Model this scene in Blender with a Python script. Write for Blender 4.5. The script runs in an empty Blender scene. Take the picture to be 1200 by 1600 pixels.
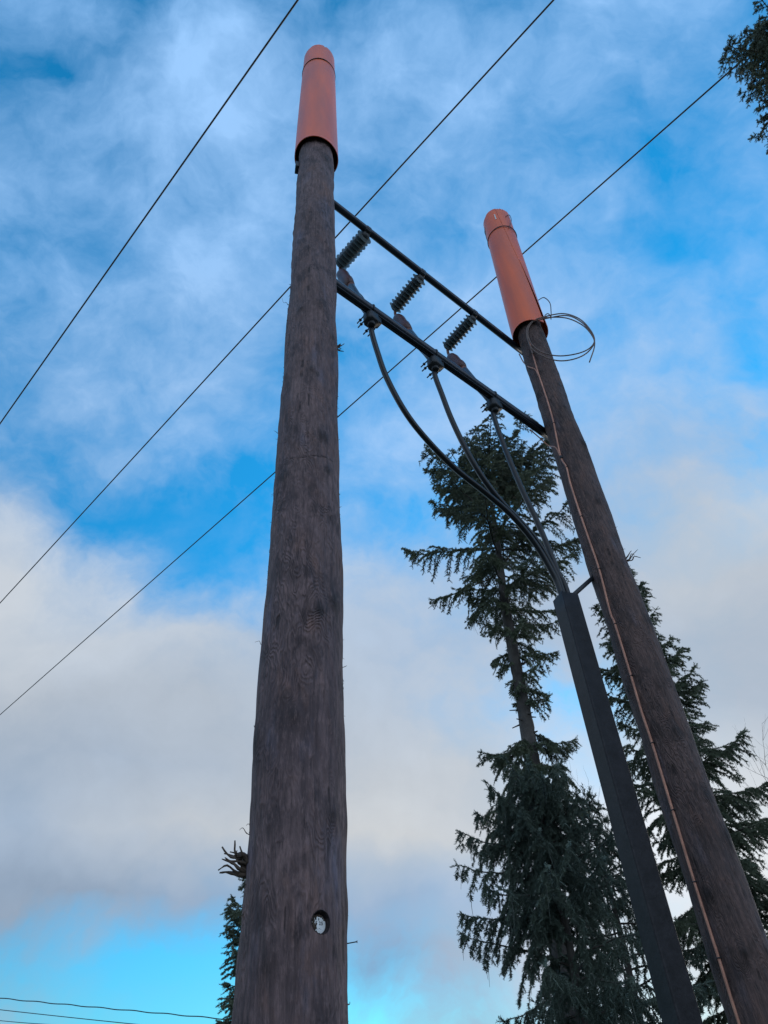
import bpy, math, random
import numpy as np
from mathutils import Vector, Matrix
C = bpy.context.scene
R = math.radians
rng = np.random.default_rng(7)
random.seed(7)

# ------------------------------------------------------------------ camera
FPX = 1075.0                                   # focal length in photo pixels (1200x1600)
up_c = np.array([-87, 1210, -FPX]); up_c /= np.linalg.norm(up_c)
f_c = np.array([0, 0, -1.0]); y_c = f_c - f_c.dot(up_c) * up_c; y_c /= np.linalg.norm(y_c)
M = np.stack([np.cross(y_c, up_c), y_c, up_c])
EYE = np.array([0, 0, 1.6])
cam = bpy.data.cameras.new('camera'); co = bpy.data.objects.new('camera', cam)
C.collection.objects.link(co); C.camera = co
mw = Matrix.Identity(4)
for i in range(3):
    for j in range(3): mw[i][j] = M[i][j]
    mw[i][3] = EYE[i]
co.matrix_world = mw
cam.sensor_fit = 'VERTICAL'; cam.sensor_height = 24; cam.lens = 24 * FPX / 1600
cam.clip_end = 3000; cam.clip_start = 0.05
C.render.resolution_x = 768; C.render.resolution_y = 1024

# ------------------------------------------------------------------ sky and light
SUN_AZ, SUN_EL = 32.0, 13.0
SKY_STRENGTH = 0.13
C.view_settings.view_transform = 'Standard'; C.view_settings.look = 'None'
C.view_settings.exposure = 0.0; C.view_settings.gamma = 1.0

W = bpy.data.worlds.new('World'); C.world = W; W.use_nodes = True
nt = W.node_tree; nt.nodes.clear()
def N(t, **k):
    n = nt.nodes.new(t)
    for a, b in k.items(): setattr(n, a, b)
    return n
def setin(n, i, v):
    if isinstance(v, bpy.types.NodeSocket): nt.links.new(v, n.inputs[i])
    else: n.inputs[i].default_value = v
def mth(op, a, b=0.0, c=None, clamp=False):
    n = N('ShaderNodeMath', operation=op); n.use_clamp = clamp
    setin(n, 0, a); setin(n, 1, b)
    if c is not None: setin(n, 2, c)
    return n.outputs[0]
def vmth(op, a, b=None, s=None):
    n = N('ShaderNodeVectorMath', operation=op); setin(n, 0, a)
    if b is not None: setin(n, 1, b)
    if s is not None: setin(n, 3, s)
    return n
def mixc(f, a, b, bt='MIX'):
    n = N('ShaderNodeMix'); n.data_type = 'RGBA'; n.blend_type = bt
    setin(n, 0, f); setin(n, 6, a); setin(n, 7, b); return n.outputs[2]
sky = N('ShaderNodeTexSky'); sky.sky_type = 'NISHITA'; sky.sun_disc = False
sky.sun_elevation = R(SUN_EL); sky.sun_rotation = R(SUN_AZ)
sky.air_density = 1.0; sky.dust_density = 0.3; sky.ozone_density = 3.0
tc = N('ShaderNodeTexCoord'); D_ = tc.outputs['Generated']
# directions in the sky are measured on a plane tangent to the sky at azimuth ~0, elevation ~42
CR, CU, CF = tuple(M[:, 0]), tuple(M[:, 1]), tuple(-M[:, 2])
wn = N('ShaderNodeTexNoise'); wn.noise_dimensions = '3D'
setin(wn, 'Vector', D_); setin(wn, 'Scale', 5.0); setin(wn, 'Detail', 5.0); setin(wn, 'Roughness', 0.55)
wv = vmth('SUBTRACT', wn.outputs['Color'], (0.5, 0.5, 0.5)).outputs[0]
wv = vmth('SCALE', wv, s=0.13).outputs[0]
dw = vmth('ADD', D_, wv).outputs[0]
df0 = vmth('DOT_PRODUCT', dw, CF).outputs['Value']
df = mth('MAXIMUM', df0, 0.12)
u = mth('DIVIDE', vmth('DOT_PRODUCT', dw, CR).outputs['Value'], df)
v = mth('DIVIDE', vmth('DOT_PRODUCT', dw, CU).outputs['Value'], df)
fx = mth('MULTIPLY_ADD', u, FPX / 1200, 0.5, clamp=True)
fy = mth('MULTIPLY_ADD', v, -FPX / 1600, 0.5, clamp=True)
# per row: cloud cover, cloud brightness, cloud warmth, at nine bearings each
COVER = [
 [.38,.32,.30,.40,.32,.42,.66,.45,.15],
 [.22,.38,.80,.62,.58,.70,.62,.45,.15],
 [.45,.65,.82,.62,.52,.72,.30,.22,.32],
 [.48,.56,.56,.52,.42,.60,.38,.18,.32],
 [.32,.42,.62,.52,.58,.60,.45,.12,.28],
 [.42,.60,.64,.52,.55,.66,.66,.50,.55],
 [.58,.62,.58,.42,.62,.70,.76,.70,.64],
 [.22,.44,.46,.26,.62,.58,.80,.84,.60],
 [.80,.00,.02,.10,.40,.45,.80,.90,.90],
 [1.0,.86,.05,.30,.85,.85,.90,1.0,1.0],
 [1.0,1.0,.95,.92,.95,.95,.95,1.0,1.0],
 [1.0,1.0,1.0,1.0,1.0,.90,.55,1.0,1.0],
 [1.0,1.0,1.0,1.0,1.0,1.0,.85,1.0,1.0],
 [1.0,1.0,1.0,1.0,1.0,1.0,1.0,1.0,1.0],
 [1.0,1.0,.95,.92,1.0,1.0,1.0,1.0,1.0],
 [.25,.05,.02,.10,.75,.95,.95,.95,.95],
 [.38,.10,.00,.05,.18,.75,.80,.85,.85]]
BRIGHT = [
 [.80]*9,[.80,.80,.86,.83,.83,.85,.85,.81,.78],[.79,.83,.85,.83,.81,.85,.81,.79,.79],
 [.80]*9,[.80]*9,[.76,.78,.80,.78,.80,.80,.78,.78,.80],[.76,.78,.78,.78,.80,.80,.80,.78,.78],
 [.74,.76,.78,.80,.82,.80,.76,.70,.66],
 [.70,.74,.80,.80,.78,.74,.66,.66,.72],
 [.74,.74,.76,.78,.72,.70,.66,.68,.66],
 [.74,.72,.70,.68,.68,.68,.66,.64,.62],
 [.64,.61,.62,.66,.68,.70,.74,.66,.62],
 [.59,.58,.60,.66,.68,.70,.84,.82,.77],
 [.62,.64,.66,.69,.71,.73,.97,1.0,.94],
 [.47,.50,.54,.58,.62,.68,.92,.98,.94],
 [.46,.54,.50,.46,.50,.60,.82,.86,.84],
 [.56,.58,.58,.54,.56,.60,.82,.86,.84]]
WARM = [
 [.0]*9,[.05]*9,[.05]*9,[.05]*9,[.05]*9,[.1]*9,[.15,.15,.15,.1,.1,.15,.2,.25,.3],
 [.2,.2,.1,.1,.1,.15,.3,.35,.4],
 [.5,.3,.2,.2,.2,.3,.5,.65,.7],
 [.75,.65,.4,.4,.5,.5,.5,.7,.7],
 [.75,.7,.65,.6,.5,.5,.5,.6,.6],
 [.7,.65,.65,.6,.6,.6,.5,.6,.6],
 [.55,.55,.6,.7,.75,.75,.6,.75,.8],
 [.5,.65,.75,.8,.85,.8,.7,.8,.85],
 [.42,.42,.40,.35,.35,.4,.7,.8,.85],
 [.5,.5,.3,.2,.2,.5,.7,.8,.85],
 [.6,.6,.4,.3,.3,.4,.6,.8,.85]]
acc = None
y16 = mth('MULTIPLY', fy, 16.0)
for i in range(17):
    cr = N('ShaderNodeValToRGB'); el = cr.color_ramp.elements
    while len(el) < 9: el.new(0.5)
    for k in range(9):
        el[k].position = k / 8
    for k in range(9):
        el[k].color = (COVER[i][k], BRIGHT[i][k], WARM[i][k], 1)
    cr.color_ramp.interpolation = 'EASE'
    nt.links.new(fx, cr.inputs[0])
    wt = mth('SUBTRACT', 1.0, mth('ABSOLUTE', mth('SUBTRACT', y16, float(i))), clamp=True)
    s = vmth('SCALE', cr.outputs[0], s=wt).outputs[0]
    acc = s if acc is None else vmth('ADD', acc, s).outputs[0]
# away from that part of the sky: unseen overcast, brightness raised to light poles and covers, more towards +X
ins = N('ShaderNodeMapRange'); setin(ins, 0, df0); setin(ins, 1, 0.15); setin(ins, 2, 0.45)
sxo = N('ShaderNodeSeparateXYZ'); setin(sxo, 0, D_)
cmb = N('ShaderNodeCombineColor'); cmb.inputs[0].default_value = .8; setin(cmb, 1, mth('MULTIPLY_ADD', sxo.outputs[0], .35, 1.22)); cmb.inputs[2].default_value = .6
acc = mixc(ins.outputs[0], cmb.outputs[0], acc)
sp = N('ShaderNodeSeparateColor'); setin(sp, 0, acc)
dn = N('ShaderNodeTexNoise'); setin(dn, 'Vector', vmth('MULTIPLY', dw, (1, 1, 1.3)).outputs[0]); setin(dn, 'Scale', 7.0); setin(dn, 'Detail', 9.0); setin(dn, 'Roughness', 0.56)
dn2 = N('ShaderNodeTexNoise'); setin(dn2, 'Vector', D_); setin(dn2, 'Scale', 2.6); setin(dn2, 'Detail', 4.0)
dn3 = N('ShaderNodeTexNoise'); setin(dn3, 'Vector', vmth('MULTIPLY', dw, (1, 1.5, 1)).outputs[0]); setin(dn3, 'Scale', 17.0); setin(dn3, 'Detail', 7.0); setin(dn3, 'Roughness', 0.6)
nz = mth('ADD', mth('MULTIPLY', mth('SUBTRACT', dn.outputs[0], 0.5), 1.9), mth('MULTIPLY', mth('SUBTRACT', dn2.outputs[0], 0.5), 0.5))
nz = mth('ADD', nz, mth('MULTIPLY', mth('SUBTRACT', dn3.outputs[0], 0.5), 0.7))
# detail is strongest where the cover is partial
cv = sp.outputs[0]
part = mth('MULTIPLY', mth('MULTIPLY', cv, mth('SUBTRACT', 1.0, cv)), 4.0)
part = mth('ADD', part, 0.10, clamp=True)
cover = mth('ADD', cv, mth('MULTIPLY', nz, part), clamp=True)
bright = mth('ADD', sp.outputs[1], mth('MULTIPLY', nz, 0.10))
ccol = mixc(sp.outputs[2], (0.35, 0.67, 1.14, 1), (0.93, 0.92, 0.885, 1))
ccol = vmth('SCALE', ccol, s=bright).outputs[0]
# clear sky: Nishita, deepened as a phone camera records it
tint = N('ShaderNodeMapRange'); sx = N('ShaderNodeSeparateXYZ'); setin(sx, 0, D_)
setin(tint, 0, sx.outputs[2]); setin(tint, 1, 0.05); setin(tint, 2, 0.75)
sc = vmth('SCALE', sky.outputs[0], s=SKY_STRENGTH).outputs[0]
tcol = mixc(tint.outputs[0], (1, 1, 1, 1), (1, 1, 1, 1))
TINT_NODE = tcol.node
TINT_NODE.inputs[6].default_value = (0.36, 1.03, 1.28, 1)
TINT_NODE.inputs[7].default_value = (0.19, 2.12, 2.62, 1)
clear = vmth('MULTIPLY', sc, tcol).outputs[0]
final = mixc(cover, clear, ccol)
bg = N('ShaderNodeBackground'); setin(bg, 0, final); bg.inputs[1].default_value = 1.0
wo = N('ShaderNodeOutputWorld'); nt.links.new(bg.outputs[0], wo.inputs[0])

sl = bpy.data.lights.new('sun', 'SUN'); sl.energy = 0.9; sl.angle = R(18); sl.color = (1, 0.93, 0.84)
so = bpy.data.objects.new('sun', sl); C.collection.objects.link(so)
sd = Vector((math.sin(R(SUN_AZ)) * math.cos(R(SUN_EL)), math.cos(R(SUN_AZ)) * math.cos(R(SUN_EL)), math.sin(R(SUN_EL))))
so.rotation_euler = sd.to_track_quat('Z', 'Y').to_euler()

# ------------------------------------------------------------------ helpers
def ray(x, y):
    d = M @ np.array([x - 600, 800 - y, -FPX]); return d / np.linalg.norm(d)
def pol(D, az, z): return np.array([D * math.sin(R(az)), D * math.cos(R(az)), z])
def hit(px, P, n):
    d = ray(*px); return EYE + d * ((np.asarray(P) - EYE).dot(n) / d.dot(n))
def hitcyl(px, c, r):
    d = ray(*px); o = EYE[:2] - c[:2]; a = d[:2].dot(d[:2]); b = o.dot(d[:2]); q = b * b - a * (o.dot(o) - r * r)
    t = (-b - math.sqrt(max(q, 0))) / a
    return EYE + d * t
def link(o, parent=None):
    C.collection.objects.link(o)
    if parent: o.parent = parent
    return o
def tag(o, label=None, cat=None, group=None, kind=None):
    if label: o['label'] = label
    if cat: o['category'] = cat
    if group: o['group'] = group
    if kind: o['kind'] = kind
    return o
def empty(name, loc, label, cat, group=None):
    o = bpy.data.objects.new(name, None); o.location = Vector(loc); o.empty_display_size = 0.1
    C.collection.objects.link(o); return tag(o, label, cat, group)
def from_np(name, V, Fc, mat, parent=None, smooth=True, attrs=None):
    """V (n,3) world coordinates; Fc list of index arrays, each (m,k)"""
    V = np.asarray(V, float)
    org = np.zeros(3)
    if parent is not None: org = np.array(parent.get('_o', (0, 0, 0)))
    V = V - org
    me = bpy.data.meshes.new(name)
    Fc = [np.asarray(f, int) for f in Fc if len(f)]
    nl = sum(f.size for f in Fc); npoly = sum(len(f) for f in Fc)
    me.vertices.add(len(V)); me.vertices.foreach_set('co', V.ravel())
    me.loops.add(nl); me.loops.foreach_set('vertex_index', np.concatenate([f.ravel() for f in Fc]))
    st = []; k = 0
    for f in Fc:
        st.append(k + np.arange(len(f)) * f.shape[1]); k += f.size
    me.polygons.add(npoly); me.polygons.foreach_set('loop_start', np.concatenate(st))
    me.update(calc_edges=True); me.validate()
    if smooth: me.polygons.foreach_set('use_smooth', np.ones(len(me.polygons), bool))
    if attrs:
        for a, val in attrs.items():
            at = me.attributes.new(a, 'FLOAT', 'POINT'); at.data.foreach_set('value', np.asarray(val, float))
    me.materials.append(mat)
    o = bpy.data.objects.new(name, me)
    return link(o, parent)
def thing(name, loc, label, cat, group=None):
    o = empty(name, loc, label, cat, group); o['_o'] = tuple(float(x) for x in loc); return o
class MB:
    def __init__(s): s.V = []; s.F = {}; s.n = 0
    def add(s, V, F):
        V = np.asarray(V, float)
        for f in F:
            f = np.asarray(f, int)
            s.F.setdefault(f.shape[1], []).append(f + s.n)
        s.V.append(V); s.n += len(V); return s
    def build(s, name, mat, parent=None, smooth=True):
        return from_np(name, np.concatenate(s.V), [np.concatenate(v) for v in s.F.values()], mat, parent, smooth)
def spline(P, n):
    P = np.asarray(P, float); k = len(P)
    Q = np.vstack([2 * P[0] - P[1], P, 2 * P[-1] - P[-2]])
    out = []
    for i in range(k - 1):
        p0, p1, p2, p3 = Q[i:i + 4]
        for t in np.linspace(0, 1, n, endpoint=False):
            out.append(0.5 * (2 * p1 + (p2 - p0) * t + (2 * p0 - 5 * p1 + 4 * p2 - p3) * t * t + (3 * p1 - p0 - 3 * p2 + p3) * t ** 3))
    out.append(P[-1]); return np.array(out)
def tube(P, r, n=10, cap=True, jit=0.0):
    P = np.asarray(P, float); m = len(P); r = np.broadcast_to(np.asarray(r, float), (m,))
    T = np.gradient(P, axis=0); T /= np.linalg.norm(T, axis=1)[:, None] + 1e-12
    a = np.cross(T[0], [0, 0, 1.0])
    if np.linalg.norm(a) < 0.1: a = np.cross(T[0], [1.0, 0, 0])
    a /= np.linalg.norm(a); th = np.arange(n) / n * 2 * np.pi; V = []
    for i in range(m):
        a = a - a.dot(T[i]) * T[i]; a /= np.linalg.norm(a); b = np.cross(T[i], a)
        rr = r[i] * (1 + (rng.uniform(-jit, jit, n) if jit else 0))
        V.append(P[i] + (np.cos(th) * rr)[:, None] * a + (np.sin(th) * rr)[:, None] * b)
    V = np.concatenate(V)
    i = np.arange(m - 1)[:, None] * n; j = np.arange(n); k = (j + 1) % n
    F = [np.stack([i + j, i + k, i + n + k, i + n + j], -1).reshape(-1, 4)]
    if cap: F.append(np.array([j[::-1]])); F.append(np.array([(m - 1) * n + j]))
    return V, F
def lathe(P0, ax, prof, n=24):
    """prof: list of (distance along axis, radius)"""
    P0 = np.asarray(P0, float); ax = np.asarray(ax, float) / np.linalg.norm(ax)
    a = np.cross(ax, [0, 0, 1.0])
    if np.linalg.norm(a) < 0.1: a = np.cross(ax, [1.0, 0, 0])
    a /= np.linalg.norm(a); b = np.cross(ax, a); th = np.arange(n) / n * 2 * np.pi
    V = np.concatenate([P0 + ax * t + (np.cos(th) * r)[:, None] * a + (np.sin(th) * r)[:, None] * b for t, r in prof])
    m = len(prof); i = np.arange(m - 1)[:, None] * n; j = np.arange(n); k = (j + 1) % n
    return V, [np.stack([i + j, i + k, i + n + k, i + n + j], -1).reshape(-1, 4), np.array([j[::-1]]), np.array([(m - 1) * n + j])]
def box(c, ex, ey, ez, hx, hy, hz, ch=0.15):
    """box with chamfered vertical edges; e* axes, h* half sizes"""
    c, ex, ey, ez = [np.asarray(q, float) for q in (c, ex, ey, ez)]
    q = min(hx, hy) * ch
    ring = [(hx, -hy + q), (hx, hy - q), (hx - q, hy), (-hx + q, hy), (-hx, hy - q), (-hx, -hy + q), (-hx + q, -hy), (hx - q, -hy)]
    V = []; lv = [(-hz, .94), (-hz + q, 1), (hz - q, 1), (hz, .94)]
    for z, s in lv:
        for x, y in ring: V.append(c + ex * x * s + ey * y * s + ez * z)
    n = 8; i = np.arange(3)[:, None] * n; j = np.arange(n); k = (j + 1) % n
    return np.array(V), [np.stack([i + j, i + k, i + n + k, i + n + j], -1).reshape(-1, 4), np.array([j[::-1]]), np.array([3 * n + j])]

# ------------------------------------------------------------------ materials
def mat(name, col, rough=0.6, metal=0.0, bump=0.0, bscale=40, var=0.25, vscale=6, col2=None, spec=0.5, stretch=(1, 1, 1), extra=None):
    m = bpy.data.materials.new(name); m.use_nodes = True; t = m.node_tree; b = t.nodes['Principled BSDF']
    L = t.links.new
    tcn = t.nodes.new('ShaderNodeTexCoord'); mp = t.nodes.new('ShaderNodeMapping'); L(tcn.outputs['Object'], mp.inputs[0]); mp.inputs['Scale'].default_value = stretch
    n = t.nodes.new('ShaderNodeTexNoise'); n.inputs['Scale'].default_value = vscale; n.inputs['Detail'].default_value = 6; L(mp.outputs[0], n.inputs[0])
    mr = t.nodes.new('ShaderNodeMapRange'); mr.inputs[1].default_value = .3; mr.inputs[2].default_value = .7; L(n.outputs[0], mr.inputs[0])
    mx = t.nodes.new('ShaderNodeMix'); mx.data_type = 'RGBA'; L(mr.outputs[0], mx.inputs[0])
    c2 = col2 or tuple(c * (1 - var) for c in col)
    mx.inputs[6].default_value = (*col, 1); mx.inputs[7].default_value = (*c2, 1)
    L(mx.outputs[2], b.inputs['Base Color'])
    b.inputs['Roughness'].default_value = rough; b.inputs['Metallic'].default_value = metal; b.inputs['Specular IOR Level'].default_value = spec
    if bump:
        n2 = t.nodes.new('ShaderNodeTexNoise'); n2.inputs['Scale'].default_value = bscale; n2.inputs['Detail'].default_value = 5; L(mp.outputs[0], n2.inputs[0])
        bp = t.nodes.new('ShaderNodeBump'); bp.inputs['Strength'].default_value = bump; bp.inputs['Distance'].default_value = 0.01; L(n2.outputs[0], bp.inputs['Height']); L(bp.outputs[0], b.inputs['Normal'])
    if extra: extra(t, b)
    return m
def pole_mat(name, base, dark, warm, blue):
    m = bpy.data.materials.new(name); m.use_nodes = True; t = m.node_tree; b = t.nodes['Principled BSDF']; L = t.links.new
    def nd(ty, **k):
        n = t.nodes.new(ty)
        for a, q in k.items(): n.inputs[a].default_value = q
        return n
    def mm(op, a, c, clamp=False):
        n = t.nodes.new('ShaderNodeMath'); n.operation = op; n.use_clamp = clamp
        for i, q in enumerate((a, c)):
            if isinstance(q, (int, float)): n.inputs[i].default_value = q
            else: L(q, n.inputs[i])
        return n.outputs[0]
    def rng_(a, lo, hi):
        n = t.nodes.new('ShaderNodeMapRange'); n.inputs[1].default_value = lo; n.inputs[2].default_value = hi; L(a, n.inputs[0]); return n.outputs[0]
    def mix(f, a, c, bt='MIX'):
        n = t.nodes.new('ShaderNodeMix'); n.data_type = 'RGBA'; n.blend_type = bt
        for i, q in ((0, f), (6, a), (7, c)):
            if isinstance(q, bpy.types.NodeSocket): L(q, n.inputs[i])
            elif i: n.inputs[i].default_value = (*q, 1)
            else: n.inputs[i].default_value = q
        return n.outputs[2]
    tcn = t.nodes.new('ShaderNodeTexCoord')
    def mapped(s):
        mp = t.nodes.new('ShaderNodeMapping'); mp.inputs['Scale'].default_value = s; L(tcn.outputs['Object'], mp.inputs[0]); return mp.outputs[0]
    def noise(vec, sc, det=4, ro=.5, dist=0):
        n = nd('ShaderNodeTexNoise', Scale=sc, Detail=det, Roughness=ro, Distortion=dist); L(vec, n.inputs[0]); return n.outputs[0]
    kn = t.nodes.new('ShaderNodeAttribute'); kn.attribute_name = 'knot'; sw = t.nodes.new('ShaderNodeAttribute'); sw.attribute_name = 'swirl'
    g = noise(mapped((1, 1, .33)), 9.5, 3, .5)
    ph = mm('ADD', mm('MULTIPLY', g, 21.0), mm('MULTIPLY', sw.outputs['Fac'], 7.0))
    # growth rings cut by the peeled surface: contour lines of a soft field
    ring = mm('SINE', mm('MULTIPLY', ph, 6.283), 0)
    ringmask = rng_(noise(mapped((1, 1, .4)), 4.0, 3), .46, .62)
    fib = noise(mapped((1, 1, .05)), 60, 5, .6)
    fib2 = noise(mapped((1, 1, .03)), 170, 3, .6)
    blot = noise(mapped((1, 1, .45)), 4.2, 7, .66)
    blot2 = noise(mapped((1, 1, .5)), 7.5, 6, .65, .6)
    spots = noise(mapped((1, 1, .38)), 22, 5, .65)
    col = mix(rng_(blot, .35, .68), base, dark)
    col = mix(mm('MULTIPLY', rng_(blot2, .52, .70), .65), col, warm)
    col = mix(mm('MULTIPLY', rng_(noise(mapped((1.3, 1.3, .5)), 5.2, 5, .6), .56, .72), .6), col, blue)
    col = mix(mm('MULTIPLY', rng_(fib, .40, .64), .6), col, tuple(q * .55 for q in dark))
    lin = mm('MULTIPLY', mm('MULTIPLY', rng_(ring, -.2, .9), ringmask), .24)
    col = mix(lin, col, tuple(q * 1.75 for q in base))
    col = mix(mm('MULTIPLY', rng_(spots, .60, .70), .8), col, tuple(q * .3 for q in dark))
    smu = noise(mapped((1, 1, .55)), 12, 5, .6)
    col = mix(mm('MULTIPLY', rng_(smu, .52, .62), .62), col, tuple(q * .5 for q in dark))
    col = mix(mm('MULTIPLY', mm('MULTIPLY', sw.outputs['Fac'], .55, True), rng_(noise(mapped((1, 1, .8)), 30, 4, .6), .35, .6)), col, tuple(q * .45 for q in dark))
    col = mix(mm('MULTIPLY', kn.outputs['Fac'], .9, True), col, tuple(q * .22 for q in dark))
    fine = noise(mapped((1, 1, .22)), 95, 5, .7)
    col = mix(mm('MULTIPLY', rng_(fine, .48, .70), .36), col, tuple(q * .4 for q in dark))
    col = mix(mm('MULTIPLY', rng_(fine, .47, .32), .35), col, tuple(q * 1.6 for q in base))
    chk = noise(mapped((1, 1, .018)), 42, 2, .4)
    ck = mm('MULTIPLY', mm('MULTIPLY', rng_(chk, .66, .70), rng_(noise(mapped((1, 1, .9)), 7, 2), .56, .62)), .7)
    col = mix(ck, col, tuple(q * .2 for q in dark))
    L(col, b.inputs['Base Color']); b.inputs['Roughness'].default_value = .72; b.inputs['Specular IOR Level'].default_value = .35
    h = mm('ADD', mm('MULTIPLY', mm('MULTIPLY', ring, ringmask), .35), mm('MULTIPLY', fib, 1.6))
    h = mm('SUBTRACT', h, mm('MULTIPLY', fine, 1.0)); h = mm('ADD', h, mm('MULTIPLY', blot2, 1.5)); h = mm('ADD', h, mm('MULTIPLY', fib2, .9))
    h = mm('SUBTRACT', h, mm('MULTIPLY', ck, 1.5)); h = mm('ADD', h, mm('MULTIPLY', kn.outputs['Fac'], 1.5))
    bp = nd('ShaderNodeBump', Strength=.95, Distance=.007); L(h, bp.inputs['Height']); L(bp.outputs[0], b.inputs['Normal'])
    return m
M_POLE = pole_mat('weathered_pole_wood', (.215, .140, .138), (.092, .062, .070), (.235, .125, .098), (.15, .155, .23))
M_POLE2 = pole_mat('weathered_pole_wood_smooth', (.145, .088, .078), (.078, .054, .054), (.190, .095, .068), (.12, .115, .155))
M_SPL = mat('splintered_wood', (.11, .075, .055), .8, var=.5, vscale=30)
M_ORANGE = mat('orange_plastic', (.88, .155, .045), .38, bump=.25, bscale=5, col2=(.58, .125, .07), vscale=7, stretch=(1, 1, .16), spec=.35)
def trans(t, b):
    b.inputs['Transmission Weight'].default_value = 0.0
    b.inputs['Subsurface Weight'].default_value = 0.0
M_STRAP = mat('dark_strap', (.06, .05, .055), .6)
M_STEEL = mat('painted_steel', (.030, .038, .060), .30, .35, bump=.06, bscale=60, var=.3, vscale=9)
M_STEELD = mat('dark_steel', (.018, .022, .030), .5, .2, bump=.1, bscale=60, var=.3)
M_CORE = mat('arrester_core', (.032, .040, .050), .5, var=.3, vscale=20)
M_SHED = mat('silicone_shed', (.19, .245, .27), .45, var=.25, vscale=25)
def shed_x(t, b):
    out = t.nodes['Material Output']; tr = t.nodes.new('ShaderNodeBsdfTranslucent'); tr.inputs[0].default_value = (.42, .55, .62, 1)
    tp = t.nodes.new('ShaderNodeBsdfTransparent'); m1 = t.nodes.new('ShaderNodeMixShader'); m2 = t.nodes.new('ShaderNodeMixShader')
    m1.inputs[0].default_value = .42; m2.inputs[0].default_value = .22
    t.links.new(b.outputs[0], m1.inputs[1]); t.links.new(tr.outputs[0], m1.inputs[2]); t.links.new(m1.outputs[0], m2.inputs[1]); t.links.new(tp.outputs[0], m2.inputs[2]); t.links.new(m2.outputs[0], out.inputs[0])
M_SHEDT = mat('translucent_shed', (.11, .15, .17), .45, var=.25, vscale=25, extra=shed_x)
M_CAP = mat('red_brown_cover', (.075, .020, .020), .45, var=.3, vscale=18)
M_COPL = mat('copper_lug', (.20, .085, .065), .5, .2, var=.4, vscale=20)
M_TERM = mat('termination_tube', (.028, .055, .095), .42, var=.3, vscale=12)
M_CABLE = mat('black_cable', (.010, .012, .017), .32, var=.3, vscale=12, spec=.4)
M_WIRE = mat('overhead_conductor', (.035, .042, .055), .5, var=.3)
M_COPPER = mat('copper_wire', (.62, .30, .21), .45, .35, bump=.4, bscale=250, col2=(.38, .18, .13), vscale=14)
M_COIL = mat('dull_copper_coil', (.19, .13, .105), .5, .4, bump=.3, bscale=250, col2=(.12, .09, .085), vscale=14)
M_CLIP = mat('clip', (.05, .045, .05), .5, .6)
M_GUARD = mat('guard_metal', (.024, .022, .026), .55, .0, bump=.4, bscale=55, spec=.25, col2=(.011, .010, .012), vscale=16)
M_BARK = mat('spruce_bark', (.090, .078, .070), .9, bump=1.0, bscale=35, col2=(.035, .031, .030), vscale=10, stretch=(1, 1, .5))
M_TWIG = mat('twig_wood', (.075, .062, .052), .9, var=.4, vscale=12)
M_LICHEN = mat('lichen', (.12, .135, .115), .9, var=.3, vscale=9)
M_STICK = mat('white_sticker', (.72, .72, .72), .5, var=.1)
M_PLATE = mat('plate_aluminium', (.86, .88, .90), .35, .0, var=.12, vscale=60, bump=.2, bscale=200)
M_INK = mat('stamped_marks', (.09, .09, .10), .6, var=.3)
def leaf(name, a, c):
    def ex(t, b):
        b.inputs['Roughness'].default_value = .7
    return mat(name, a, .7, col2=c, vscale=1.6, spec=.3, extra=ex)
M_NEED = leaf('spruce_needles', (.155, .178, .115), (.078, .100, .074))
M_NEED2 = leaf('spruce_needles_bluish', (.140, .172, .135), (.075, .102, .088))
M_GROUND = mat('ground_grass_gravel', (.10, .11, .06), .95, bump=.6, bscale=14, col2=(.13, .115, .09), vscale=.7)

# ------------------------------------------------------------------ ground
g = 60; xs = np.sign(np.linspace(-1, 1, g)) * np.abs(np.linspace(-1, 1, g)) ** 3 * 1500
X, Yg = np.meshgrid(xs, xs); Z = 0.03 * np.sin(X * .8) * np.cos(Yg * .6) - .03 + np.clip(np.hypot(X, Yg) - 30, 0, 300) * .004
V = np.stack([X, Yg, Z], -1).reshape(-1, 3)
i = np.arange(g - 1)[:, None] * g; j = np.arange(g - 1)
tag(from_np('ground', V, [np.stack([i + j, i + j + 1, i + g + j + 1, i + g + j], -1).reshape(-1, 4)], M_GROUND), kind='structure')

# ------------------------------------------------------------------ poles
PL = pol(2.40, -8.6, 0); PR = pol(4.57, 21.4, 0)
UP = (PR - PL) / np.linalg.norm(PR - PL); AW = np.array([-UP[1], UP[0], 0]); ZZ = np.array([0, 0, 1.0])
SPAN = np.linalg.norm(PR - PL)
def fr(s, w, z): return PL + UP * s + AW * w + ZZ * z          # frame of the two poles

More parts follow.
